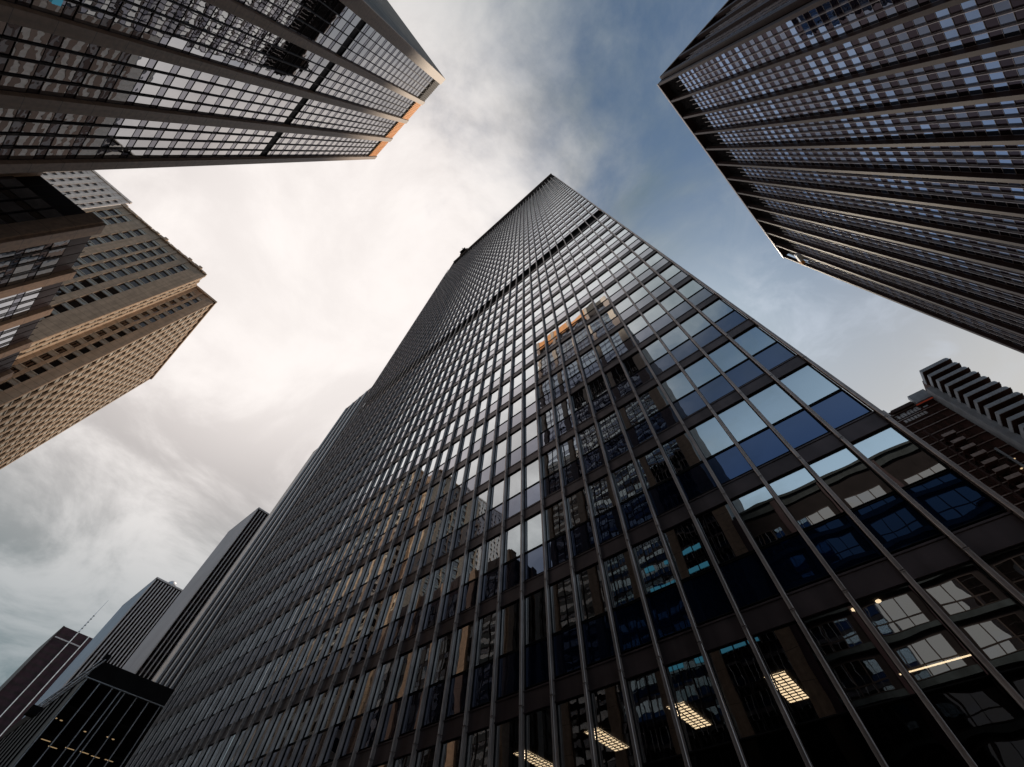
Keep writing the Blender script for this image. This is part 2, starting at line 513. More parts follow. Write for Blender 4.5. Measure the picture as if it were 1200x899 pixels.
F.build('parapet', (lambda m_: (m_.box(-0.1, NB * BAY + 0.1, -0.15, 0.6, 0, 0.6), m_)[1])(MB()), M['bronze'], 0, 0, MTOP - 0.6)
# projecting I-section mullions, jointed at every floor
mb = MB()
z = 0.2; k = -1
while z < zc + 2:
    ze = B0 + (k + 1) * FL + 0.20 if k + 1 < NF else zc + 6
    mb.prism([(-0.052, -0.130), (-0.052, -0.153), (-0.040, -0.165), (-0.014, -0.165), (-0.010, -0.158), (0.010, -0.158), (0.014, -0.165), (0.040, -0.165), (0.052, -0.153), (0.052, -0.130)], z, ze - 0.022)
    mb.box(-0.030, 0.030, -0.130, 0.02, z, ze - 0.022, 0, 'fb')
    mb.box(-0.05, 0.05, -0.03, 0.0, z, ze - 0.022, 0, 'b')
    mb.box(-0.056, 0.056, -0.171, 0.0, ze - 0.055, ze - 0.03)
    z = ze; k += 1
mul = mb.mesh('mullion', [M['bronze']])
for i in range(NB + 1):
    F.put('mullion', mul, i * BAY, 0, 0)
# interiors of the low floors, dark core higher up
mb = MB()
for k in range(-1, 8):
    mb.box(0.3, NB * BAY - 0.3, 0.16, 14, B0 + k * FL + 0.22, B0 + k * FL + 0.60)
F.build('floor_slab', mb, M['ceiling_in'])
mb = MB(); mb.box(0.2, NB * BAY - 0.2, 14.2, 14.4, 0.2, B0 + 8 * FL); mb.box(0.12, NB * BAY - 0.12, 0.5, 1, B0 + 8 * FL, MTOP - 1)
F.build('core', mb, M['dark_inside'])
# ceiling lamps of the first floor: lattice of lit cells
zl = B0 + 0.20
mbl, mbg = MB(), MB()
mbl.box(0, 0.60, 0, 1.95, -0.012, 0.0)
for i in range(4):
    mbg.box(i * 0.2 - 0.012, i * 0.2 + 0.012, 0, 1.95, -0.036, -0.014)
for i in range(11):
    mbg.box(0.014, 0.586, i * 0.195 - 0.012, i * 0.195 + 0.012, -0.035, -0.015)
lm, gm = mbl.mesh('ceiling_lamp', [M['warm_lamp']]), mbg.mesh('lamp_grille', [M['lamp_grid']])
for x in (-2.95, -6.1, -9.25, -12.4, -15.5):
    o = F.put('ceiling_lamp', lm, x - MX0, 2.67, zl)
    put('lamp_grille', gm, o)
mb = MB(); mb.tube((0, 0, -0.03), (0, 0, 0), 0.06, n=12); dl = mb.mesh('downlight', [M['warm_lamp']])
for x, y in ((0.1, 0.75), (0.66, 0.75)):
    F.put('downlight', dl, x - MX0, y, zl)
mb = MB(); mb.box(0, 1.75, 0, 0.03, -0.03, 0); F.build('strip_lamp', mb, M['warm_lamp'], 0.1 - MX0, 4.7, zl)
# flank and back
FR = Face(t, MX1, MY, R(90))
mbp, mbb = MB(), MB()
for k in range(0, NF):
    mbb.box(0.12, 32, -0.02, 0.1, B0 + k * FL, B0 + k * FL + 0.63)
for i in range(1, 27):
    mbb.box(i * 1.23 - 0.05, i * 1.23 + 0.05, -0.18, 0.0, 0.2, MTOP - 2)
FR.build('flank_glass', (lambda m_: (m_.quad((0.06, 0.06, 0.2), (32, 0.06, 0.2), (32, 0.06, MTOP - 0.7), (0.06, 0.06, MTOP - 0.7)), m_)[1])(MB()), M['tl_spandrel'])
FR.build('flank_frame', mbb, M['bronze'])
mb = MB(); mb.box(MX0, MX1 - 0.2, MY + 1.1, MY + 32, 0.2, MTOP - 0.5, 0, 'fd')
put('rear_wall', mb.mesh('rear_wall', [M['umber']]), t, (-t.location[0], -t.location[1], 0))

# roof rig on the tower
rg = thing('roof_rig', 'small dark window cleaning rig peeking over the tallest tower roof edge', 'roof rig', (-42.5, MY + 1.2, MTOP))
mb = MB(); mb.box(-2.0, 2.0, -1.6, 1.6, 0, 2.6); mb.box(-1.4, 1.4, -2.4, -1.6, 0.9, 2.2); mb.build('cabin', M['dark_metal'], rg)
mb = MB(); mb.tube((0, 0, 2.6), (0, -2.6, 4.2), 0.16); mb.tube((0, -2.6, 4.2), (0, -2.7, 2.3), 0.06); mb.build('jib', M['dark_metal'], rg)


# ------------------------------------------------------------------ tower across the street (top left), and its low wing
def bay_facade(F, piers, pw, proj, z0, ztop, fl, sp, s0, mats, skipk=None, npan=4, crown=None, mini=0.06, miniproj=0.04, dim=None, fr=0.022):
    """Stone piers with metal-framed bays between them. piers = list of (u0, u1)."""
    pm, vis, spa, frm = mats
    cache = {}
    for (a, b) in piers:
        kk = round(b - a, 3)
        if kk not in cache:
            mb = MB(); mb.box(0, b - a, -proj, 0.3, z0, ztop, 0, 'b'); cache[kk] = mb.mesh('pier', [pm])
        F.put('pier', cache[kk], a, 0, 0)
    win, spn = [], []
    nf = int((crown - s0) / fl)
    mm = {}
    for (a, b) in zip(piers[:-1], piers[1:]):
        u0, u1 = a[1], b[0]
        pwid = (u1 - u0) / npan
        for i in range(1, npan):
            kk = 1
            if kk not in mm:
                mb = MB(); mb.box(-mini / 2, mini / 2, -miniproj, 0.05, z0, crown, 0, 'b'); mm[kk] = mb.mesh('mullion', [frm])
            F.put('mullion', mm[kk], u0 + i * pwid, 0, 0)
        for k in range(nf):
            z = s0 + k * fl
            if z < z0:
                continue
            if k == skipk:
                mb = MB(); mb.box(u0, u1, 0.25, 0.3, z, z + sp * 2.3, 0, 'b')
                F.build('plant_floor_louver', mb, M['louver'])
                dz = sp * 2.3
            else:
                for i in range(npan):
                    spn.append((u0 + i * pwid + 0.02, z, pwid - 0.04, sp))
                dz = sp
            for i in range(npan):
                win.append((u0 + i * pwid + 0.02, z + dz, pwid - 0.04, fl - dz))
    draw = lambda mb, u, z, w_, h_, a, b: pane(mb, u, z, w_, h_, a, b, fr, 0.1)
    if dim:
        # runs of floors and single rooms with drawn blinds behind darker glass
        rnd = random.Random(11)
        floors = [(k // 3) % 3 == 1 or rnd.random() < 0.16 for k in range(80)]
        pick = [c for c in win if (floors[int(c[1] / fl) % 80] and rnd.random() < 0.95) or rnd.random() < 0.04]
        ps = set(pick)
        F.populate('window', 'windows', [c for c in win if c not in ps], draw, [vis, frm], 0.10, 60, 0.0035)
        F.populate('dim_window', 'dim_windows', pick, draw, [dim, frm], 0.10, 40, 0.0035)
    else:
        F.populate('window', 'windows', win, draw, [vis, frm], 0.10, 100, 0.0035)
    F.populate('spandrel_panel', 'spandrel_panels', spn, lambda mb, u, z, w_, h_, a, b: pane(mb, u, z, w_, h_, a, b, 0.02, 0.1), [spa, frm], 0.12, 100, 0.003)


EY = -28.9
TTOP = 142.0 + EYE
t = thing('granite_pier_tower', 'brown granite tower at top left with four glass bays and orange screens under its roof', 'skyscraper', (-21, EY - 20, 0))
XC = -5.5
FT = Face(t, XC, EY, R(180))
uu = lambda f: f * 28.9 + XC            # photo fraction -> u
piers = [(0.0, uu(0.258)), (uu(0.480), uu(0.520)), (uu(0.725), uu(0.765)), (uu(0.972), uu(1.016)), (uu(1.227), uu(1.266))]
S0 = 2.02 + EYE
CR = 134.3 + EYE
bay_facade(FT, piers, 1.2, 0.32, 0.2, TTOP, 3.05, 0.93, S0, (M['brown_stone'], M['tl_vision'], M['tl_spandrel'], M['tl_frame']), 25, 4, CR)
for i, (a, b) in enumerate(zip(piers[:-1], piers[1:])):
    u0, u1 = a[1], b[0]
    mb = MB(); mb.box(u0, u1, 0.0, 0.15, CR + 1.6, TTOP - 0.25)
    for q in range(12):
        x = u0 + (q + 0.5) * (u1 - u0) / 12
        mb.box(x - 0.14, x + 0.14, -0.12, -0.003, CR + 0.2, TTOP - 0.3)
    o = FT.build('crown_screen', mb, M['orange'] if i else M['louver'])
    if i == 0:
        o['label'] = 'dark crown screen at the corner bay'
    FT.build('crown_louver', louvers(u0, u1, CR - 0.75, CR + 1.55, 0.3, 0.12), M['louver'])
mb = MB(); mb.box(0, uu(1.266), 0.32, 0.9, TTOP - 0.6, TTOP); FT.build('parapet', mb, M['brown_stone'])
mb = MB(); mb.box(0.1, uu(1.266) - 0.1, 0.5, 0.6, 0.2, TTOP - 0.6); FT.build('core', mb, M['dark_inside'])
FTS = Face(t, XC, EY - 40, R(90))
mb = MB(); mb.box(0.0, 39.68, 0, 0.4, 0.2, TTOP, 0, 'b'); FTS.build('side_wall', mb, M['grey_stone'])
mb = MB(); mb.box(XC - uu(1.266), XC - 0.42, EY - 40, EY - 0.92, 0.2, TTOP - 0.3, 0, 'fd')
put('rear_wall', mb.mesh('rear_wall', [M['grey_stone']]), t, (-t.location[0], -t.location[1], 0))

mb = MB(); mb.box(-0.66, 0.66, 0.03, 0.08, 0, 0.62); lw_ = mb.mesh('lit_window', [M['cyan_lit']])
for (x, z) in ((-13.1, 38.0), (-11.6, 37.9), (-16.4, 38.1), (-17.9, 34.9), (-16.4, 34.9), (-13.1, 34.9), (-11.6, 34.9), (-19.4, 38.0), (-19.4, 34.9), (-20.9, 25.0), (-19.4, 25.0), (-16.4, 25.0), (-13.1, 25.0), (-11.6, 25.0), (-10.0, 25.0)):
    FT.put('lit_window', lw_, XC - x, 0, z - 0.4 + EYE)

KX, KTOP = -46.8, 54.0 + EYE
t = thing('low_granite_wing', 'lower brown granite and glass block in front of the tan tower, left picture edge', 'office block', (KX - 18, EY - 12, 0))
FK = Face(t, KX, EY, R(180))
kp = [(0.0, 1.7), (9.4, 11.0), (17.7, 19.3), (26.0, 27.6), (34.3, 35.9)]
bay_facade(FK, kp, 1.6, 0.30, 0.2, KTOP, 3.05, 0.93, S0, (M['brown_stone'], M['tl_vision'], M['tl_spandrel'], M['tl_frame']), None, 4, KTOP - 0.2)
FK2 = Face(t, KX, EY - 24, R(90))
kp2 = [(2.0, 3.6), (10.2, 11.8), (22.3, 23.68)]
kp2 = [(0.0, 1.6), (7.5, 9.1), (15.0, 16.6), (22.5, 23.96)]
bay_facade(FK2, kp2, 1.6, 0.30, 0.2, KTOP, 3.05, 0.93, S0, (M['brown_stone'], M['tl_spandrel'], M['dark_pane'], M['tl_frame']), None, 4, KTOP - 0.2)
mb = MB(); mb.box(KX - 35.9, KX - 0.32, EY - 24, EY - 0.32, 0.2, KTOP - 0.1, 0, 'd')
put('core', mb.mesh('core', [M['umber']]), t, (-t.location[0], -t.location[1], 0))

# ------------------------------------------------------------------ tower top right
RT = 156.0 + EYE
th = R(7.1)
d = Vector((math.sin(th), math.cos(th)))
R1 = Vector((44.6, 12.0)); R2 = R1 + d * 77.6
t = thing('bronze_fin_tower', 'dark tower at top right ribbed with twelve bays of projecting bronze piers', 'skyscraper', (R1.x + 30, R1.y + 35, 0))
FRt = Face(t, R2.x, R2.y, math.atan2(-d.y, -d.x))
pitch = (77.6 - 1.1) / 12
rp = [(i * pitch + 0.22, i * pitch + 0.88) for i in range(13)]
RCR = 143.0 + EYE


def rbays(F, rp, label=None):
    bay_facade(F, rp, 1.1, 0.7, 0.2, RT, 3.1, 1.46, 1.06 + EYE, (M['r_pier'], M['r_vision'], M['r_spandrel'], M['r_mullion']), None, 4, RCR, 0.07, 0.22, M['r_vision_dim'], 0.03)
    for a, b in zip(rp[:-1], rp[1:]):
        mb = louvers(a[1], b[0], RCR + 0.4, RT - 0.8, 0.5, 1.0)
        F.build('crown_louver', mb, M['louver'])
    mb = MB()
    mb.box(rp[0][0], rp[-1][1], -0.8, -0.6, RT - 0.5, RT + 0.5); F.build('roof_edge', mb, M['r_mullion'])
    mb = MB(); mb.box(rp[0][0], rp[-1][1], -0.58, 1.6, RT + 0.01, RT + 0.3)
    F.build('parapet', mb, M['r_pier'])
    mb = MB(); mb.box(0.3, rp[-1][1] - 0.3, 1.4, 1.5, 0.2, RT - 0.5); F.build('core', mb, M['dark_inside'])


rbays(FRt, rp)
FRs = Face(t, R1.x, R1.y, -th)
rp2 = [(0.9 + i * pitch, 2.0 + i * pitch) for i in range(8)]
rbays(FRs, rp2)
mb = MB(); mb.box(1.6, 47, 1.6, 77, 0.2, RT - 0.6, 0, 'fd'); FRs.build('rear_wall', mb, M['umber'])
p = FRt.pt(4.0, -0.5, 140)
gd = thing('cleaning_cradle', 'small white window cleaning cradle with orange end near far roof corner of finned tower', 'cradle', (p[0], p[1], 142.5 + EYE))
mb = MB(); mb.box(-0.55, 0.55, -1.8, 1.2, 0, 1.5); mb.build('basket', M['white_paint'], gd, (0, 0, 0), -th)
mb = MB(); mb.box(-0.5, 0.5, 1.25, 2.6, 0.1, 1.8); mb.build('end_box', M['orange'], gd, (0, 0, 0), -th)
mb = MB()
for q in (-1.5, 0.9):
    mb.tube((0.4, q, 1.4), (0.4, q, RT - 142.5 - EYE - 0.6), 0.04)
mb.build('cable', M['dark_metal'], gd, (0, 0, 0), -th)


# ------------------------------------------------------------------ tan stone tower on the left
def in_wing(x, y):
    return y > 200 and x < 120 and (x - 50) < (y - 200) * 1.1 and x < 118 - (y - 264) * 0.62 or y < 192


t = thing('tan_stone_tower', 'tan limestone tower with stone piers and punched dark windows, left of the bright sky', 'skyscraper', (-110, -45, 0))
BT = 113.0 + EYE
FB = Face(t, -89.5, -59.5, R(90), in_wing)          # u = y + 59.5
cols = [1.7, 3.9, 8.2, 11.9, 14.3, 16.9, 20.2]
FB1 = Face(t, -94.0, -35.0, R(90), in_wing)         # recessed corner bay
FBr = Face(t, -89.5, -35.0, R(180), in_wing)        # return between them
FBs = Face(t, -94.0, -29.0, R(180))                 # street face


def stone_facade(F, wid, cols, ww, ztop, fl, win_h, stone, limit=100, apron='pale_spandrel', top_gap=2.2, proj=0.28, z_low=4.0):
    edges = [0.0]
    for c in cols:
        edges += [c - ww / 2, c + ww / 2]
    edges.append(wid)
    for i in range(0, len(edges), 2):
        a, b = edges[i], edges[i + 1]
        if b - a > 0.05:
            mb = MB(); mb.box(a, b, -proj * 0.2, 0.5, 0.2, ztop, 0, 'b')
            F.build('pier', mb, stone)
    win, apr = [], []
    n = int((ztop - top_gap - z_low) / fl)
    for c in cols:
        for k in range(n):
            z = ztop - top_gap - (k + 1) * fl
            win.append((c - ww / 2, z, ww, win_h)); apr.append((c - ww / 2, z + win_h, ww, fl - win_h))
        mb = MB(); mb.box(c - ww / 2, c + ww / 2, 0.1, 0.5, ztop - top_gap, ztop - 0.01, 0, 'b'); F.build('window_head', mb, stone)
    F.populate('window', 'windows', win, lambda mb, u, z, w_, h_, a, b: pane(mb, u, z, w_, h_, a, b, 0.07, 0.1), [M['dark_pane'], M['tl_frame']], 0.36, limit, 0.004)

    def apron_mesh(mb, u, z, w_, h_, a, b):
        mb.box(u, u + w_, 0.12, 0.5, z, z + h_, 0, 'b'); mb.box(u, u + w_, -0.02, 0.12, z + h_ - 0.16, z + h_, 0, 'b')
    F.populate('window_apron', 'window_aprons', apr, apron_mesh, [M[apron]], 0.0, min(limit, 100), 0.0)


stone_facade(FB, 24.5, cols, 1.85, BT, 3.0, 2.05, M['tan_stone'])
stone_facade(FB1, 6.0, [1.5, 3.4], 1.3, BT - 1.2, 3.0, 1.9, M['tan_stone'], 60)
stone_facade(FBr, 4.5, [1.3, 3.0], 0.8, BT - 1.2, 3.0, 1.5, M['tan_stone'], 40)
stone_facade(FBs, 41.0, [1.6 + 3.15 * i for i in range(13)], 2.0, BT - 1.2, 3.0, 1.85, M['tan_stone'])
# broken roof edge: parapet blocks, cornice and small roof plant
mb = MB()
for i in range(24):
    a = i * 1.02; hh = random.choice((0.5, 0.9, 1.3, 0.7))
    mb.box(a, a + 0.9, -0.25 - random.random() * 0.3, 0.4, BT + 0.01, BT + hh)
FB.build('parapet', mb, M['tan_stone'])
mb = MB(); mb.box(-0.4, 6.4, -0.35, 0.3, BT - 1.19, BT - 0.5); FB1.build('cornice', mb, M['tan_stone'])
mb = MB(); mb.box(-0.2, 41, -0.35, 0.3, BT - 1.19, BT - 0.6); FBs.build('cornice', mb, M['tan_stone'])
mb = MB(); mb.box(-134.9, -94.55, -59, -29.55, 0.2, BT - 1.3, 0, 'd'); mb.box(-94.5, -90.05, -59.3, -35.55, 0.2, BT - 0.3, 0, 'd')
put('core', mb.mesh('core', [M['tan_stone']]), t, (-t.location[0], -t.location[1], 0))
mb = MB()
for i in range(7):
    y = -57 + i * 3.1 + random.random()
    mb.box(-91.5, -90.2, y, y + 1.2 + random.random(), BT - 0.29, BT + 0.8 + random.random() * 1.4)
put('roof_plant', mb.mesh('roof_plant', [M['tan_stone']]), t, (-t.location[0], -t.location[1], 0))

t = thing('pale_stone_tower', 'pale limestone tower with small punched windows, between granite tower and tan tower', 'skyscraper', (-150, -105, 0))
FP = Face(t, -132.0, -122.0, R(90), lambda x, y: x < 50 or y < 196 or x > 150)
stone_facade(FP, 34.0, [1.4 + 2.6 * i for i in range(13)], 1.3, 171 + EYE, 3.3, 1.7, M['pale_stone'], 100, 'pale_stone')
mb = MB(); mb.box(-175, -132.55, -121.9, -88.2, 0.2, 170.5, 0, 'd'); put('core', mb.mesh('core', [M['pale_stone']]), t, (-t.location[0], -t.location[1], 0))
mb = MB(); mb.box(-0.3, 34.2, -0.4, 0.4, 171 + EYE + 0.01, 172 + EYE); FP.build('cornice', mb, M['pale_stone'])


# ------------------------------------------------------------------ striped towers down the street
def striped_tower(name, label, x1, x0, y0, y1, h, street, infill, pitch, pw, faces='e', fl=3.6, proj=0.5, street_piers=False):
    """x1 is the end facing us, x0 the far end; street face at y0."""
    t = thing(name, label, 'skyscraper', ((x0 + x1) / 2, (y0 + y1) / 2, 0))
    H = h + EYE
    FE = Face(t, x1, y0, R(90))
    FS = Face(t, x0, y0, 0.0)
    n = int((y1 - y0) / pitch)
    mb = MB(); mb.box(0, pw, -proj, 0.1, 0.2, H - 0.6, 0, 'b'); pm = mb.mesh('pier', [M['white_pier']])
    if 'e' in faces:
        for i in range(n + 1):
            FE.put('pier', pm, i * pitch, 0, 0)
        mb = MB()
        for k in range(int(H / fl)):
            mb.box(0.05, y1 - y0 - 0.05, 0.02, 0.1, k * fl + 0.3, k * fl + 1.3, 1, 'b')
        mb.quad((0, 0.12, 0.2), (y1 - y0, 0.12, 0.2), (y1 - y0, 0.12, H), (0, 0.12, H), 0)
        FE.build('end_wall', mb, [M['dark_pane'], infill])
    else:
        mb = MB(); mb.box(0, y1 - y0, 0, 0.2, 0.2, H, 0, 'b'); FE.build('end_wall', mb, infill)
    L = x1 - x0
    if street_piers:
        ns = int(L / pitch)
        for i in range(ns + 1):
            FS.put('pier', pm, i * pitch, 0, 0)
        mb = MB(); mb.quad((0, 0.12, 0.2), (L, 0.12, 0.2), (L, 0.12, H), (0, 0.12, H), 0)
        FS.build('street_wall', mb, [M['dark_pane'], infill])
    else:
        mb = MB(); mb.box(0, L - 0.1, -0.02, 0.3, 0.2, H, 0, 'b')
        FS.build('street_wall', mb, street)
    mb = MB(); mb.box(x0 + 0.05, x1 - 0.35, y0 + 0.35, y1, 0.2, H - 0.2, 0, 'd')
    put('core', mb.mesh('core', [infill]), t, (-t.location[0], -t.location[1], 0))
    mb = MB(); mb.box(x0, x1 + proj, y0 - 0.1, y0 + 0.3, H, H + 0.8); mb.box(x1 - 0.3, x1 + proj, y0 + 0.32, y1, H, H + 0.8)
    put('parapet', mb.mesh('parapet', [M['white_pier'] if street is not M['plum'] else M['plum']]), t, (-t.location[0], -t.location[1], 0))
    return t, FE, FS


striped_tower('ribbed_tower', 'ribbed bronze and white tower joined close to the left edge of the tallest tower', -141.0, -175.6, 37.0, 70, 210.0, M['pale_wall'], M['umber'], 6.6, 1.5, 'e', street_piers=True)
striped_tower('pale_slab_tower', 'plain pale slab showing as a narrow light strip left of the ribbed tower', -177.2, -190.0, 38.6, 70, 179.0, M['pale_stone'], M['umber'], 2.0, 0.5)
striped_tower('striped_tower', 'pale street wall tower with dark brown stripes, peak second from the tallest tower', -211.0, -241.5, 36.3, 66, 147.0, M['pale_wall'], M['umber'], 1.55, 0.35)
t, FEr, FSr = striped_tower('added_shade_tower', 'pale banded tower added for shade behind the tallest tower, mirrored in low panes of granite tower', -68.0, -128.0, 46.5, 84, 172.0, M['pale_stone'], M['umber'], 3.2, 0.6)  # added out of direct view to shade the tan tower and low wing
mb = MB(); mb.box(0.6, 59.2, -0.08, -0.03, 0, 1.9); bm_ = mb.mesh('window_band', [M['dark_pane']])
for k in range(46):
    FSr.put('window_band', bm_, 0, 0, 3.0 + k * 3.6)
t, FEb, FSb = striped_tower('finely_striped_tower', 'finely striped white and black tower with round dish on its roof', -300.0, -346.0, 29.2, 66, 140.0, M['blue_wall'], M['umber'], 1.62, 0.55)
dm = thing('roof_dish', 'round pale dome standing on the finely striped tower roof', 'roof dome', (-302.2, 38.4, 140.0 + EYE + 0.0))
mb = MB(); mb.dome((0, 0, 1.6), 2.3, zs=1.0); mb.build('dome', M['pale_metal'], dm)
mb = MB(); mb.tube((0, 0, -0.3), (0, 0, 1.62), 2.2, n=16); mb.build('drum', M['pale_metal'], dm)

t = thing('plum_tower', 'dark plum tower with two white vertical ribs and a mast, farthest left', 'skyscraper', (-440, 30, 0))
AT = 147.0 + EYE
FA = Face(t, -420.0, 15.6, R(90))
mb = MB()
mb.box(0, 60, 0.0, 0.3, 0.2, AT, 0, 'b')
for k in range(40):
    mb.box(1.0, 9.2, -0.02, 0.0, 3 + k * 3.6, 4.2 + k * 3.6, 1, 'b'); mb.box(10.4, 16.5, -0.02, 0.0, 3 + k * 3.6, 4.2 + k * 3.6, 1, 'b')
FA.build('end_wall', mb, [M['plum'], M['umber']])
mb = MB(); mb.box(0, 0.55, -0.5, 0.0, 0.2, AT, 0, 'b'); pm = mb.mesh('pier', [M['white_paint']])
for u in (9.6, 16.8):
    FA.put('pier', pm, u, 0, 0)
mb = MB(); mb.box(0, 0.8, -0.5, 0.0, 0.2, AT, 0, 'b'); FA.build('corner_pier', mb, M['umber'])
mb = MB(); mb.box(0.82, 9.58, -0.4, 0, AT - 7.0, AT - 6.3); mb.box(10.2, 16.78, -0.4, 0, AT - 7.0, AT - 6.3); FA.build('crown_band', mb, M['white_pier'])
FA2 = Face(t, -470.0, 15.6, 0.0)
mb = MB(); mb.box(0, 49.9, 0, 0.3, 0.2, AT, 0, 'b'); FA2.build('street_wall', mb, M['umber'])
mb = MB(); mb.box(-470, -420.4, 16, 70, 0.2, AT - 0.3, 0, 'd'); put('core', mb.mesh('core', [M['plum']]), t, (-t.location[0], -t.location[1], 0))
ms = thing('roof_mast', 'thin pale lattice mast standing on the plum tower roof', 'mast', (-424.0, 25.8, AT - 0.3))
mb = MB(); mb.tube((0, 0, 0), (0, 0, 14), 0.42, 0.35); mb.tube((0, 0, 14), (0, 0, 25), 0.28, 0.12); mb.build('pole', M['pale_metal'], ms)
mb = MB()
for q in range(6):
    mb.box(-0.5, 0.5, -0.5, 0.5, 2 + q * 2.2, 2.25 + q * 2.2)
mb.build('collar', M['dark_metal'], ms)

# dark glass block in front of them
t = thing('dark_glass_block', 'low black glass block with white mullions and lit ceilings, bottom left corner', 'office block', (-125, 30, 0))
FH = 31.6 + EYE
FF = Face(t, -104.0, 12.1, R(90))
FFs = Face(t, -150.0, 12.1, 0.0)
mb = MB(); mb.box(0, 0.13, -0.22, 0.0, 0.2, FH, 0, 'b'); pm = mb.mesh('mullion', [M['pale_metal']])
mb = MB(); mb.box(0, 0.13, -0.22, 0.0, 0.2, FH, 0, 'b'); fm = mb.mesh('fin', [M['dark_metal']])
for i in range(15):
    FF.put('mullion', pm, 0.05 + i * 2.1, 0, 0)
FF.put('mullion', pm, 5.6, 0, 0)
for i in range(1, 10):
    FFs.put('fin', fm, i * 4.6 - 0.1, 0, 0)
cells = [(0.08 + i * 2.1 + 0.1, FH - 3.7 * (k + 1), 1.88, 3.62) for i in range(14) for k in range(8)]
FF.populate('window', 'windows', cells, lambda mb, u, z, w_, h_, a, b: pane(mb, u, z, w_, h_, a, b, 0.05, 0.1), [M['black_glass'], M['dark_metal']], 0.0, 100, 0.003)
mb = MB(); mb.box(0, 46, 0, 0.3, 0.2, FH, 0, 'b'); FFs.build('street_wall', mb, M['umber'])
mb = MB(); mb.box(-150, -103.75, 12.0, 45, FH + 0.01, FH + 0.3); mb.box(-150, -103.9, 12.05, 45, FH + 0.31, FH + 2.6)
put('parapet', mb.mesh('parapet', [M['dark_metal']]), t, (-t.location[0], -t.location[1], 0))
mb = MB(); mb.box(-104.1, -103.6, 11.9, 45, FH - 0.1, FH); put('roof_trim', mb.mesh('roof_trim', [M['pale_metal']]), t, (-t.location[0], -t.location[1], 0))
mb = MB()
for k in range(9):
    mb.box(0.2, 32, 0.2, 12, FH - 3.7 * k - 0.35, FH - 3.7 * k - 0.05)
mb.box(0.2, 32, 12.1, 12.3, 0.2, FH - 0.4)
FF.build('floor_slab', mb, M['ceiling_in'])
mb = MB(); mb.box(0, 1.3, 0, 0.28, -0.03, 0); lm2 = mb.mesh('ceiling_lamp', [M['dim_lamp']])
for (u, k, y) in ((0.7, 2, 0.55), (4.3, 2, 0.9), (6.4, 2, 0.6), (8.2, 2, 0.9), (10.2, 2, 0.6), (2.4, 2, 2.6)):
    FF.put('ceiling_lamp', lm2, u, y, FH - 3.7 * k - 0.36)
mb = MB(); mb.tube((0, 0, -0.05), (0, 0, 0), 0.22, n=10); dl2 = mb.mesh('downlight', [M['dim_lamp']])
for (u, k, y) in ((1.0, 1, 5.5), (1.9, 1, 5.7), (6.2, 1, 7.0), (9.6, 1, 6.0), (10.6, 1, 6.2)):
    FF.put('downlight', dl2, u, y, FH - 3.7 * k - 0.36)
mb = MB(); mb.box(-149.5, -116.5, 12.45, 44.8, 0.2, FH - 0.4, 0, 'd'); put('core', mb.mesh('core', [M['dark_inside']]), t, (-t.location[0], -t.location[1], 0))
cr = thing('roof_crane', 'pale lattice cleaning crane arm hanging over the low black glass block corner', 'crane', (-104.2, 12.6, FH + 2.6))
a, b = Vector((0, 0, 0.2)), Vector((0.0, -3.0, -7.6))
mb = MB()
for off in ((0, 0.35, 0), (0, -0.35, 0.2), (0.5, 0, 0)):
    mb.tube(a + Vector(off), b + Vector(off), 0.10)
for q in range(9):
    p0 = a.lerp(b, q / 9); p1 = a.lerp(b, (q + 1) / 9)
    mb.tube(p0 + Vector((0, 0.35, 0)), p1 + Vector((0, -0.35, 0.2)), 0.06); mb.tube(p0 + Vector((0.5, 0, 0)), p1 + Vector((0, 0.35, 0)), 0.06)
mb.build('jib', M['pale_metal'], cr)
mb = MB(); mb.box(-0.8, 0.8, -4.0, -2.6, -8.6, -7.6); mb.build('cradle', M['dark_metal'], cr)
mb = MB(); mb.tube((0, 0, 0), (0, 0, 1.0), 0.5); mb.build('post', M['dark_metal'], cr)


# ------------------------------------------------------------------ balcony tower beyond the cross street (right)
SG = 130.0 / 60.0
t = thing('balcony_tower', 'dark brown apartment tower with stacked grey balconies, beyond the right edge of the tallest tower', 'apartment tower', (55, 145, 0))
GY = 130.0
gx = lambda x: x * SG
GT = 54.4 * SG + EYE
GF = Face(t, 0.0, GY, 0.0)          # u = world x
# balconies, one per floor
gfl = 1.385 * SG
mbp, mbs = MB(), MB()
bx0, bx1 = gx(27.7), gx(31.0)
arc = [(bx1 - 0.2 + 1.3 * math.sin(a_ * math.pi / 16), 1.3 - 1.3 * math.cos(a_ * math.pi / 16)) for a_ in range(0, 9)]
for (x0, y0), (x1_, y1_) in zip(arc[:-1], arc[1:]):
    mbp.quad((x0, y0, 0), (x1_, y1_, 0), (x1_, y1_, 1.15), (x0, y0, 1.15))
    mbp.quad((x1_, y1_ + 0.15, 0), (x0, y0 + 0.15, 0), (x0, y0 + 0.15, 1.15), (x1_, y1_ + 0.15, 1.15))
    mbp.quad((x0, y0, 1.15), (x1_, y1_, 1.15), (x1_, y1_ + 0.15, 1.15), (x0, y0 + 0.15, 1.15))
mbp.box(bx0, bx1 - 0.2, 0, 0.15, 0, 1.15)
mbp.box(bx0, bx0 + 0.15, 0.152, 6.0, 0.0, 1.15)
mbp.box(bx1 + 0.95, bx1 + 1.1, 1.3, 6.0, 0.0, 1.15)
mbs.box(bx0 + 0.16, bx1 + 0.93, 0.17, 6.4, 0.0, 0.2)
par, slb = mbp.mesh('balcony', [M['g_parapet']]), mbs.mesh('slab', [M['g_dark']])
for k in range(34):
    o = GF.put('balcony', par, 0, 0, GT - 1.15 - k * gfl)
    put('slab', slb, o)
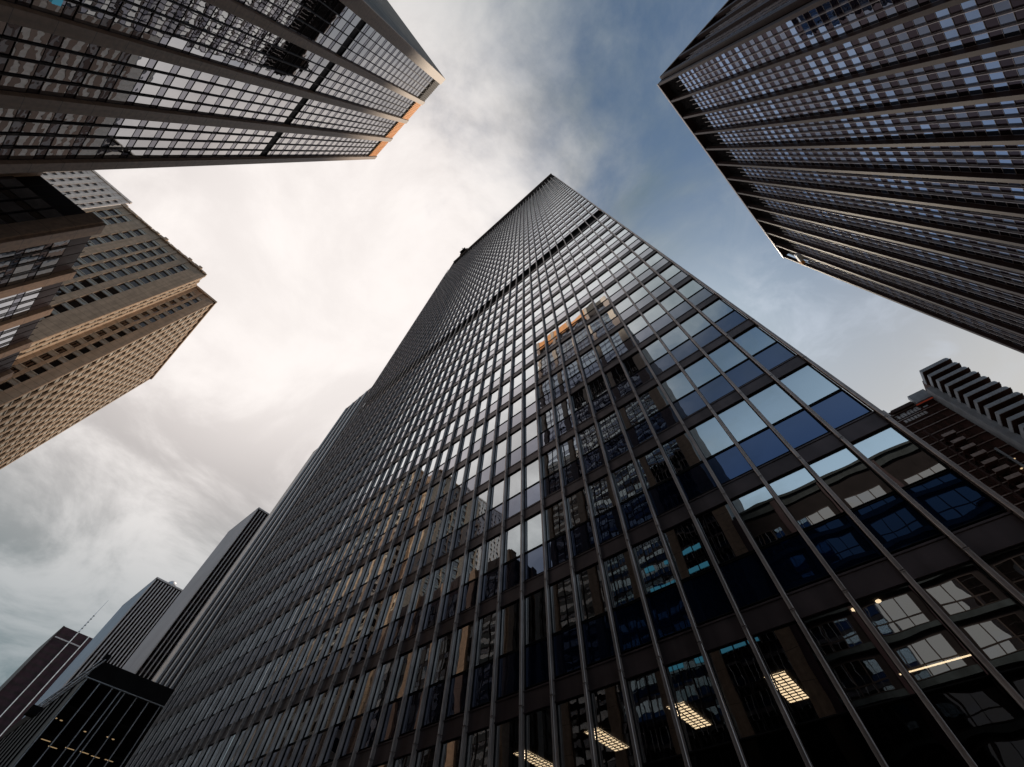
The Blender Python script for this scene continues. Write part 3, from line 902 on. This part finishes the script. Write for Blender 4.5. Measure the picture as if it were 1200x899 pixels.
mb = MB(); mb.box(bx0 + 0.5, bx1 + 3.0, 6.5, 24, 0.2, GT + 1.5, 0, ''); GF.build('balcony_wall', mb, M['g_dark'])
mb = MB(); mb.box(gx(27.0), bx0 + 0.4, 5.2, 14, 0.2, GT - 3, 0); GF.build('end_column', mb, M['g_parapet'])
WT = GT - 2.0
mb = MB(); mb.box(40, gx(27.0) - 0.1, 9, 24, 0.2, WT); GF.build('wall', mb, M['g_dark'])
# recessed wall: floor lines, glazing and lit rooms
mb = MB()
for k in range(36):
    mb.box(41, gx(27.0) - 0.2, 8.72, 8.98, WT - 2.0 - k * gfl, WT - 1.8 - k * gfl)
GF.build('floor_edge', mb, M['bronze'])
cells = [(42.5 + i * 2.0, WT - 1.9 - (k + 1) * gfl + 0.7, 1.5, 1.7) for i in range(7) for k in range(28)]
GF.populate('window', 'windows', cells, lambda mb, u, z, w_, h_, a, b: pane(mb, u, z, w_, h_, a, b, 0.08, 0.1), [M['dark_pane'], M['g_dark']], 8.86, 100, 0.01)
mb = MB(); mb.box(0, 0.5, -0.5, 0, 0.2, WT - 26); GF.build('downpipe', mb, M['g_parapet'], gx(25.4), 8.4)
mb = MB(); mb.box(0, 0.35, -0.5, 0, 0.2, WT - 12); GF.build('downpipe', mb, M['r_pier'], gx(22.3), 8.4)
mbp, mbs = MB(), MB()
mbp.box(0, 3.2, 0, 0.12, 0, 1.0); mbp.box(3.08, 3.2, 0.13, 2.2, 0, 1.0); mbs.box(0.0, 3.05, 0.14, 2.2, 0, 0.18)
dp, ds = mbp.mesh('balcony', [M['bronze']]), mbs.mesh('slab', [M['g_dark']])
for k in range(6, 30):
    o = GF.put('balcony', dp, gx(22.9), 6.5, WT - k * gfl)
    put('slab', ds, o)
mb = MB(); mb.box(gx(25.0), gx(27.2), 7.5, 9, GT - 4.4, GT - 0.6); GF.build('roof_parapet', mb, M['g_parapet'])
mb = MB(); mb.box(gx(21.9), gx(24.8), 8.0, 9, WT - 1.6, WT - 0.4); GF.build('roof_parapet', mb, M['r_pier'])
mb = MB(); mb.box(gx(20.2), gx(21.4), 7.6, 9, WT - 2.6, WT + 0.8); GF.build('roof_parapet', mb, M['white_pier'])
mb = MB()
for i in range(7):
    mb.box(gx(21.8) + i * 0.95, gx(21.8) + i * 0.95 + 0.7, 8.7, 8.9, WT - 4.3, WT - 3.2)
cl = mb.mesh('clerestory', [M['white_pier']])
GF.put('clerestory', cl)
GF.put('clerestory', cl, 0.3, 0, -2.3)
mb = MB(); mb.box(gx(24.6), gx(26.8), 7.0, 7.3, GT - 5.6, GT - 5.35); GF.build('rooftop_lamp', mb, M['red_glow'])
mb = MB(); mb.tube((0, 0, -0.1), (0, 0, 0), 0.28, n=10); dl3 = mb.mesh('downlight', [M['dim_lamp']])
for (px_, z_) in ((25.7, 87), (25.2, 84), (26.4, 82), (25.6, 78), (26.3, 75)):
    GF.put('downlight', dl3, gx(px_), 8.3, z_)

# ------------------------------------------------------------------ office block behind the viewer, seen mirrored in the glass
t = thing('low_office_block', 'low office block with wide white windows, mirrored in the tall tower glass, lower right', 'office block', (30, EY - 15, 0))
OT = 39.3 + EYE
FO = Face(t, 58.0, EY, R(180))
mb = MB(); mb.box(0, 63.2, 0.06, 0.4, 0.2, OT, 0, 'b'); FO.build('wall', mb, M['shade_dark'])
mb = MB(); mb.box(0, 0.7, -0.45, 0.05, 0.2, OT - 0.2, 0, 'b'); pm = mb.mesh('pier', [M['plum']])
for i in range(12):
    FO.put('pier', pm, 0.3 + i * 5.7, 0, 0)
mb = MB(); mb.box(0, 63.2, -0.2, 0.05, 0, 0.5, 0, 'b'); bm_ = mb.mesh('sill_band', [M['sill']])
cells = [(1.65 + i * 5.7, 5 + k * 3.7, 3.9, 2.6) for i in range(11) for k in range(9)]
for k in range(9):
    FO.put('sill_band', bm_, 0, 0, 4.4 + k * 3.7)


def ribbon(mb, u, z, w_, h_, a, b):
    for i in range(3):
        ta, tb = random.gauss(0, 0.004), random.gauss(0, 0.004)
        pane(mb, u + i * w_ / 3, z + 0.9, w_ / 3, h_ - 0.9, ta, tb, 0.05, 0.1); pane(mb, u + i * w_ / 3, z, w_ / 3, 0.88, tb, ta, 0.05, 0.1)


FO.populate('window', 'windows', cells, ribbon, [M['tl_vision'], M['tl_frame']], -0.05, 0, 0.0)
mb = MB(); mb.box(0, 63.4, -0.35, 0.5, OT, OT + 0.35); mb.box(0, 63.3, -0.15, 0.05, OT - 1.1, OT - 0.01); FO.build('cornice', mb, M['sill'])
mb = MB(); mb.box(-5.0, 57.5, EY - 30, EY - 0.45, 0.2, OT, 0, 'd'); put('core', mb.mesh('core', [M['shade_dark']]), t, (-t.location[0], -t.location[1], 0))
